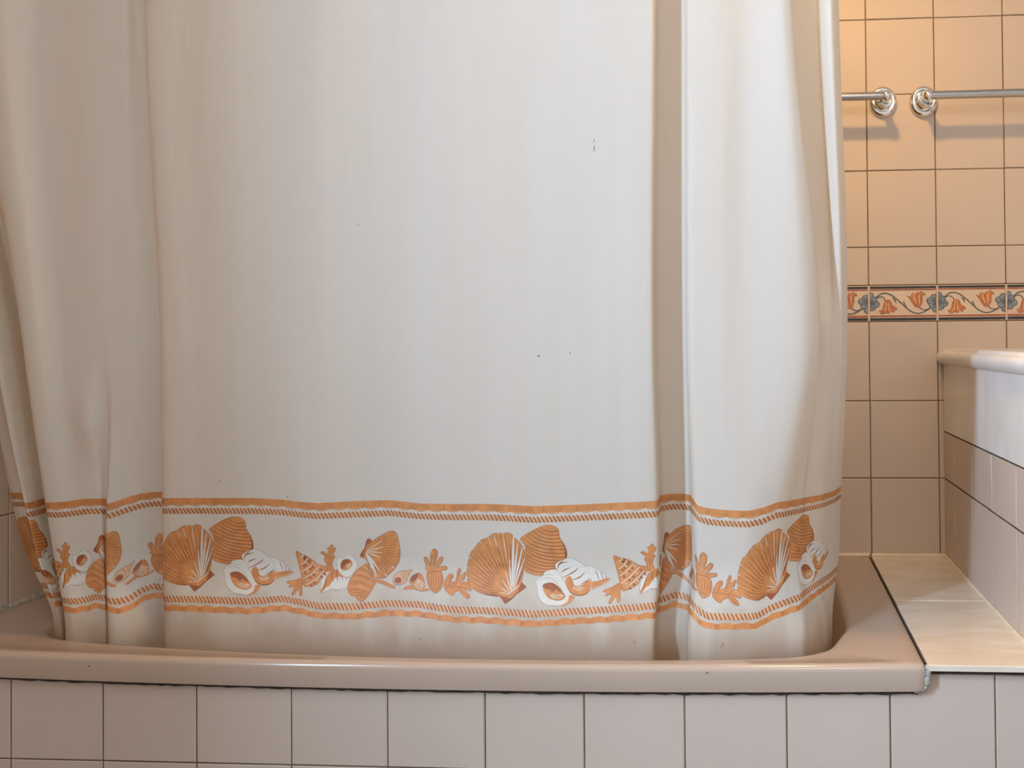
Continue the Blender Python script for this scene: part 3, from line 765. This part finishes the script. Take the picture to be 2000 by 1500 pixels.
# --- the shell frieze: drawn on a sheet, then repeated along the cloth
SH_X = [420, 550, 620, 760, 880, 1040, 1180, 1270]; SH_U = [.559, .666, .726, .836, .934, 1.060, 1.168, 1.237]
ST_X = [400, 525, 608, 690, 764, 816, 920, 960, 1016, 1094, 1250]; ST_Y = [972.5, 972.5, 983, 979, 976.5, 983.5, 984.7, 984, 989.4, 986.8, 980]
SB_X = [400, 473, 556, 621, 691, 764, 826, 863, 933, 990, 1073, 1120, 1198, 1289]; SB_Y = [1193.5, 1199, 1191, 1206.5, 1209, 1201, 1204, 1214, 1213, 1221, 1225.5, 1217, 1214, 1205]
def sheet(x, y):
    a = np.interp(x, ST_X, ST_Y); b = np.interp(x, SB_X, SB_Y)
    return (float(np.interp(x, SH_X, SH_U)), float((y-a)/(b-a)))
A = lambda pts: [sheet(400+x/3.846, 940+y/3.846) for x, y in pts]      # sheet part with the small shells
B = lambda pts: [sheet(860+x/3.846, 940+y/3.846) for x, y in pts]      # sheet part with the large shells
ART = []
def add(M, mi, layer, pts): ART.append((mi, layer, M(pts)))
def lerp(a, b, t): return tuple(p+(q-p)*t for p, q in zip(a, b))
def along(pts, t):
    d = [0]
    for i in range(1, len(pts)): d.append(d[-1]+math.dist(pts[i-1], pts[i]))
    s = t*d[-1]
    for i in range(1, len(pts)):
        if s <= d[i] or i == len(pts)-1:
            return lerp(pts[i-1], pts[i], (s-d[i-1])/max(1e-9, d[i]-d[i-1]))
def shell(M, pts, mi=OR, layer=1, halo=9, sub=4, rim=BR, rw=3.0):
    p = smooth_poly(pts, True, sub)
    cx = sum(q[0] for q in p)/len(p); cy = sum(q[1] for q in p)/len(p)
    if rim is not None:
        add(M, rim, layer, p)
        q = []
        n = len(p)
        area = sum(p[i][0]*p[(i+1) % n][1]-p[(i+1) % n][0]*p[i][1] for i in range(n))
        sg = 1 if area > 0 else -1
        for i in range(n):
            a, b = p[i-1], p[(i+1) % n]; dx, dy = b[0]-a[0], b[1]-a[1]; d = math.hypot(dx, dy) or 1
            q.append((p[i][0]-dy/d*rw*sg, p[i][1]+dx/d*rw*sg))
        add(M, mi, layer+1, q)
    else: add(M, mi, layer, p)
rr = random.Random(3)

# large scallop
add(B, BR, 1, [(572,772),(616,815),(574,846),(540,868),(520,830)]); add(B, BR, 1, [(415,880),(456,934),(505,905),(540,868),(490,850)])
SC_O = [(470,892),(420,878),(350,868),(275,850),(205,815),(172,765),(165,700),(176,620),(198,545),(235,500),(268,455),(322,432),(368,400),(408,395),(440,404),(472,396),(508,412),(530,445),(560,470),(592,520),(606,580),(596,660),(586,740),(572,800),(540,856),(500,888)]
shell(B, SC_O, OR, 2)
rimp = smooth_poly([(300,862),(205,815),(168,720),(198,545),(268,455),(368,400),(472,396),(560,465),(603,560),(592,690)], False, 6)
H = (505, 872)
for k in range(27):
    t = k/26; e = along(rimp, t); m = lerp(H, e, 0.5); m = (m[0]-6+12*t, m[1]+8)
    add(B, BR, 4, stroke([lerp(H, e, 0.30+0.12*rr.random()), m, lerp(H, e, 0.86+0.1*rr.random())], 1.5, 2.5, 6.5))
for k in range(14):
    t = (k+0.5)/14; e = along(rimp, t)
    if t < 0.62: add(B, PE, 4, stroke([lerp(H, e, 0.5), lerp(H, e, 0.93)], 2, 3.5, 5)); add(B, WH, 4, stroke([lerp(H, e, 0.955), lerp(H, e, 0.995)], 2, 8))
for e, w, a, b in (((520,405),20,.1,1.0),((552,470),16,.1,.97),((480,545),15,.05,.8),((585,520),17,.15,1.0),((602,600),13,.1,1.0),((440,405),7,.55,1.0),((420,560),9,.05,.55),((370,410),6,.8,1.0),((330,600),8,.05,.42),((250,700),8,.05,.36),((230,800),6,.05,.35),((330,435),5,.85,1.0)):
    add(B, WH, 5, stroke([lerp(H, e, a), lerp(H, e, (a+b)/2), lerp(H, e, b)], 2, w*.35, w*.85))
for e, w in (((567,480),4),((538,430),4),((596,560),4),((605,640),3),((500,420),4),((575,640),3)):
    add(B, GR, 6, stroke([lerp(H, e, .25), lerp(H, e, .97)], 1.2, w))
add(B, OR, 6, [(470,892),(505,840),(560,830),(545,860),(500,900)]); add(B, WH, 7, stroke([(470,868),(520,835),(560,800)], 3, 3, 9)); add(B, BR, 7, stroke([(455,925),(500,895),(560,845),(605,815)], 3, 4, 6))

# ribbed clam
CL = [(568,452),(600,420),(660,380),(720,350),(770,338),(820,345),(853,368),(862,405),(866,440),(895,482),(914,530),(918,575),(905,612),(880,645),(835,692),(765,722),(700,731),(640,716),(596,690),(598,620),(606,540),(602,490)]
shell(B, CL, OR, 0)
Lp = smooth_poly([(735,352),(660,385),(572,455),(604,520),(604,600),(600,685)], False, 6); Rp = smooth_poly([(848,372),(864,420),(880,465),(914,540),(908,610),(870,655),(790,712)], False, 6)
for k in range(13):
    t = (k+0.4)/13; a = along(Lp, t); b = along(Rp, t); s = 20+16*math.sin(math.pi*min(1, t*1.1)); m = lerp(a, b, .5)
    arc = [(lerp(a, b, q/6)[0], lerp(a, b, q/6)[1]+4*s*(q/6)*(1-q/6)) for q in range(7)]; add(B, BR, 2, stroke(arc, 3, 7, 7, 2))
    add(B, PE, 2, stroke([(p[0], p[1]-9) for p in arc[1:5]], 1.5, 1.5, 4, 2)) if 1 < k < 10 else None
add(B, BR, 2, stroke([(890,480),(912,545),(905,610),(860,668)], 4, 5, 18))

# whelk
shell(B, [(1052,655),(1120,668),(1182,708),(1226,744),(1249,758),(1200,792),(1140,816),(1095,828),(1070,740)], WH, 4, rim=GR, rw=2.5)
add(B, OR, 6, smooth_poly([(1105,775),(1150,768),(1200,752),(1240,756),(1195,788),(1140,812),(1104,822)]))
for a, b in (((1130,680),(1160,760)),((1170,705),(1195,765)),((1205,732),(1222,760))): add(B, BR, 7, stroke([a, lerp(a, b, .5), b], 2, 4, 6))
WH_O = [(828,668),(860,627),(910,602),(960,598),(1012,622),(1060,662),(1094,720),(1101,782),(1090,832),(1050,866),(1000,872),(950,862),(915,820),(880,752)]
shell(B, WH_O, WH, 5, rim=GR, rw=2.5)
add(B, OR, 7, smooth_poly([(905,770),(935,735),(960,760),(975,800),(1030,795),(1095,760),(1098,800),(1086,834),(1050,862),(1000,868),(950,858),(918,818)]))
add(B, PE, 8, smooth_poly([(960,815),(1010,805),(1050,812),(1030,835),(985,838)]))
for p in ([(850,660),(880,640),(925,628)],[(872,712),(905,690),(945,672)],[(880,752),(930,728),(985,690),(1000,668)],[(960,760),(1010,742),(1052,706)],[(905,600),(860,650),(850,690)],[(1020,790),(1062,772),(1088,748)]):
    add(B, BR, 8, stroke(p, 2, 3, 9))
add(B, BR, 8, stroke([(918,822),(955,860),(1005,868),(1060,858),(1092,826)], 3, 4, 8))
shell(B, [(684,772),(700,752),(738,732),(752,706),(806,692),(850,702),(882,752),(922,822),(942,856),(962,872),(934,928),(882,955),(800,957),(738,932),(702,882),(694,822)], WH, 7, rim=GR, rw=2)
add(B, OR, 9, smooth_poly([(938,876),(976,882),(938,930),(890,955),(872,955),(920,925)]))
add(B, GR, 9, stroke([(690,770),(745,752),(800,760),(850,800),(905,880)], 1.5, 2, 3)); add(B, GR, 9, stroke([(705,740),(760,730),(830,740)], 1, 1, 2.5))
shell(B, [(738,802),(790,789),(842,810),(882,852),(908,888),(868,918),(818,918),(772,892),(746,850)], OR, 9)
add(B, BR, 11, smooth_poly([(738,802),(790,789),(842,810),(880,848),(860,856),(835,842),(815,860),(785,838),(760,835)]))
add(B, PE, 11, smooth_poly([(790,880),(830,872),(870,885),(890,888),(862,908),(815,908)])); add(B, WH, 12, stroke([(850,878),(875,880),(896,884)], 2, 3, 8))

# coral fingers, turban shell, upright coral
CORAL = [(584,770),(598,755),(640,752),(690,738),(716,756),(704,800),(702,860),(684,862),(674,822),(640,856),(622,848),(642,800),(600,800),(610,778)]
shell(A, CORAL, OR, 0)
TU = [(655,538),(700,558),(762,590),(822,640),(882,660),(890,690),(850,722),(820,782),(742,802),(714,790),(700,740),(682,662)]
shell(A, TU, OR, 2)
for i, (a, b) in enumerate((((688,585),(710,560)),((690,640),(745,585)),((695,690),(790,620)),((705,745),(830,655)),((735,785),(862,690)))):
    m = lerp(a, b, .5); add(A, WH, 4, stroke([a, (m[0]+9, m[1]+8), b], 4, 4, 7))
    for j in range(5):
        q = lerp(a, b, (j+.5)/5); add(A, PE if (i+j) % 3 == 0 else BR, 4, [(q[0]+10, q[1]+14), (q[0]+19, q[1]+7), (q[0]+34, q[1]+22), (q[0]+24, q[1]+30)])
UP = [(890,694),(880,640),(864,604),(872,582),(846,562),(838,546),(866,544),(884,566),(896,532),(884,516),(904,508),(918,488),(934,500),(928,520),(952,514),(946,540),(928,572),(946,580),(936,602),(924,640),(940,694)]
shell(A, UP, OR, 3, sub=3)
add(A, BR, 5, stroke([(910,690),(905,620),(915,560),(925,520)], 2, 1.5, 3))
# small whelk below and the open snail
shell(A, [(842,760),(890,705),(930,688),(985,684),(1042,718),(1062,760),(1042,808),(985,834),(922,826),(872,842),(838,846)], WH, 3, rim=GR, rw=2)
add(A, OR, 5, smooth_poly([(888,720),(932,690),(985,686),(1040,718),(1050,745),(1000,735),(960,740),(930,760),(905,800),(880,812),(850,846),(836,840),(862,790)]))
for p in ([(925,700),(922,740),(935,775)],[(960,690),(958,730),(968,770)],[(995,692),(998,730),(1005,760)],[(1025,712),(1028,740),(1030,760)],[(880,745),(870,790),(850,838)]): add(A, BR, 6, stroke(p, 6, 1.5, 7))
add(A, GR, 6, stroke([(905,815),(955,828),(1020,812)], 1, 1, 3))
shell(A, [(958,604),(1000,592),(1048,565),(1086,588),(1112,640),(1104,682),(1062,732),(1018,737),(970,694)], WH, 6, rim=GR, rw=2)
shell(A, [(985,650),(1000,615),(1035,602),(1068,618),(1074,650),(1050,678),(1015,690),(990,676)], OR, 8)
add(A, BR, 10, smooth_poly([(990,650),(1003,618),(1035,606),(1062,622),(1030,640),(1012,668),(996,676)])); add(A, PE, 10, smooth_poly([(1035,650),(1062,640),(1066,655),(1040,675)]))
# tilted clam and fan shell, twig
C2O = [(1170,644),(1192,660),(1203,702),(1226,746),(1252,770),(1236,812),(1190,880),(1150,917),(1112,902),(1100,880),(1060,866),(1039,820),(1050,768),(1092,708)]
shell(A, C2O, OR, 5)
Lq = smooth_poly([(1100,890),(1045,830),(1052,768),(1100,706),(1160,652)], False, 5); Rq = smooth_poly([(1160,905),(1200,865),(1238,805),(1225,750),(1200,690)], False, 5)
for k in range(10):
    t = (k+.4)/10; a = along(Lq, t); b = along(Rq, t); m = lerp(a, b, .5)
    add(A, BR if k < 3 else PE if k % 2 else BR, 7, stroke([a, (m[0]-10, m[1]-18), b], 2, 2, 5))
FN = [(1374,380),(1412,402),(1427,470),(1436,540),(1430,612),(1402,662),(1370,702),(1322,746),(1270,752),(1228,742),(1204,690),(1180,612),(1140,592),(1134,570),(1165,520),(1181,460),(1200,445),(1222,465),(1290,420)]
shell(A, FN, OR, 8)
fr = smooth_poly([(1385,385),(1420,440),(1436,540),(1425,620),(1380,690),(1320,742),(1235,740)], False, 5); HF = (1172, 548)
for k in range(17):
    t = (k+.5)/17; e = along(fr, t)
    add(A, BR, 10, stroke([lerp(HF, e, .35+.15*rr.random()), lerp(HF, e, .65), lerp(HF, e, .88+.1*rr.random())], 1.5, 2, 5))
    if k % 3 == 1: add(A, WH if k > 8 else PE, 10, stroke([lerp(HF, e, .88), lerp(HF, e, .99)], 2, 8))
for e, w, b in (((1265,745),22,.95),((1310,735),13,.8),((1225,690),12,.9),((1400,640),9,.5),((1425,560),8,.5),((1425,480),7,.55),((1390,400),6,.6)):
    add(A, WH, 11, stroke([lerp(HF, e, .05), lerp(HF, e, b*.5), lerp(HF, e, b)], 2, 3, w))
add(A, BR, 11, smooth_poly([(1182,460),(1200,446),(1220,466),(1190,500),(1175,545),(1160,590),(1142,590),(1136,570),(1166,520)]))
add(A, OR, 12, stroke([(1155,575),(1178,520),(1200,465)], 3, 3, 8))
shell(A, [(1248,758),(1300,764),(1350,785),(1402,806),(1384,819),(1335,806),(1280,785),(1250,778)], OR, 7, rw=2)
# small snail, cockle, twig
shell(A, [(1380,762),(1398,715),(1450,688),(1480,690),(1526,680),(1500,722),(1482,770),(1434,791),(1388,786)], PE, 4)
add(A, BR, 6, smooth_poly([(1392,765),(1408,738),(1440,742),(1442,770),(1415,780)]))
for p in ([(1440,700),(1460,730),(1462,770)],[(1470,695),(1480,720),(1476,750)],[(1496,690),(1500,705),(1492,725)]): add(A, OR, 6, stroke(p, 5, 3, 9))
shell(A, [(1464,810),(1520,796),(1580,826),(1640,814),(1656,824),(1600,838),(1530,822),(1468,826)], OR, 3, rw=2)
shell(A, [(1505,762),(1530,722),(1580,706),(1606,732),(1622,790),(1602,832),(1570,832),(1530,802)], OR, 5)
for k in range(8):
    e = along([(1510,770),(1530,802),(1570,832),(1602,832),(1622,790)], k/7); add(A, WH if k > 1 else PE, 7, stroke([(1570,750), lerp((1570,750), e, .95)], 1.5, 6))
add(A, BR, 7, smooth_poly([(1512,758),(1532,725),(1575,710),(1560,745),(1530,775)]))
# acorn coral
shell(A, [(1640,690),(1622,670),(1632,655),(1612,602),(1626,580),(1646,600),(1660,632),(1664,560),(1690,518),(1716,542),(1712,592),(1696,640),(1738,585),(1760,596),(1746,632),(1712,668),(1742,658),(1786,664),(1782,688),(1742,694),(1756,730),(1757,790),(1735,832),(1700,853),(1664,822),(1640,772),(1632,725)], OR, 6)
add(A, BR, 8, stroke([(1640,715),(1660,700),(1700,694),(1740,704),(1755,725)], 2, 2, 5))
for k in range(6):
    x = 1652+k*18; add(A, BR, 8, stroke([(x, 715), (x+4*(k-2.5)*.3, 775), (1700+(x-1700)*.45, 832)], 2, 2, 4))
for p in ([(1675,690),(1682,620),(1690,550)],[(1640,600),(1650,650),(1665,690)],[(1745,600),(1715,650),(1690,690)]): add(A, PE, 8, stroke(p, 2, 2, 5))
# oak leaf coral
shell(A, [(1764,790),(1780,750),(1800,720),(1826,714),(1832,740),(1814,772),(1848,762),(1862,700),(1880,668),(1892,692),(1880,732),(1918,700),(1928,720),(1892,780),(1930,770),(1955,785),(1972,820),(1958,836),(1918,820),(1956,868),(1944,890),(1898,862),(1876,838),(1842,850),(1830,872),(1800,862),(1770,830)], OR, 4)
for p in ([(1775,805),(1840,808),(1900,810),(1950,822)],[(1830,808),(1860,770),(1880,690)],[(1800,805),(1812,750),(1822,725)],[(1880,812),(1910,770),(1922,715)],[(1870,815),(1910,845),(1945,880)]): add(A, BR, 6, stroke(p, 3, 1.5, 4))

PERIOD = 0.492
for k in (-2, -1, 0, 1):
    for mi, layer, poly in ART:
        a = min(p[0] for p in poly)+k*PERIOD; b = max(p[0] for p in poly)+k*PERIOD
        if b < 0.002 or a > UMAX-0.002: continue
        put([(p[0]+k*PERIOD, p[1]) for p in poly], mi, layer)

# mildew specks
def t_at(u, z):
    c = min(NCOL-1, bisect.bisect_left(UL, u)); return (ZTL[c]-z)/(ZTL[c]-ZBL[c])
for x, z, w, h in ((-0.2259,1.2067,.0010,.006),(-0.2259,1.218,.0006,.004),(-0.3147,.8974,.0028,.0010),(-0.311,.8962,.0015,.001),(-0.261,.9008,.0012,.0018),(-0.5877,1.0985,.0014,.0014),(-0.7107,.6842,.0010,.0026),(-0.8127,.7076,.0016,.0012),(-0.1629,.4780,.0014,.0016),(-0.0438,.4780,.0010,.004),(-0.047,.4740,.0014,.0012),(-0.4921,.4790,.0011,.0016),(-0.9174,1.3771,.002,.0008),(0.118,.5200,.0012,.004),(0.128,.5100,.0012,.003),(-0.155,.66,.0008,.001),(-0.57,.73,.0007,.001)):
    row = int(np.argmin(abs(ZROW-z))); cand = np.where(abs(GX[row]-x) < 0.006)[0]
    if not len(cand): continue
    c = cand[np.argmin(GY[row][cand])]; u = UL[int(c)]
    put([(u+w*math.cos(q*1.047)*rr.uniform(.7, 1.2), t_at(u, z+h*math.sin(q*1.047)*rr.uniform(.7, 1.2))) for q in range(6)], DK, 2)

cur = mb.build('shower_curtain', [M_CLOTH, M_P_OR, M_P_BR, M_P_PE, M_P_WH, M_P_GR, M_P_DK, M_P_MI], smooth=True)
tag(cur, 'white shower curtain with a printed orange seashell border', 'shower curtain')
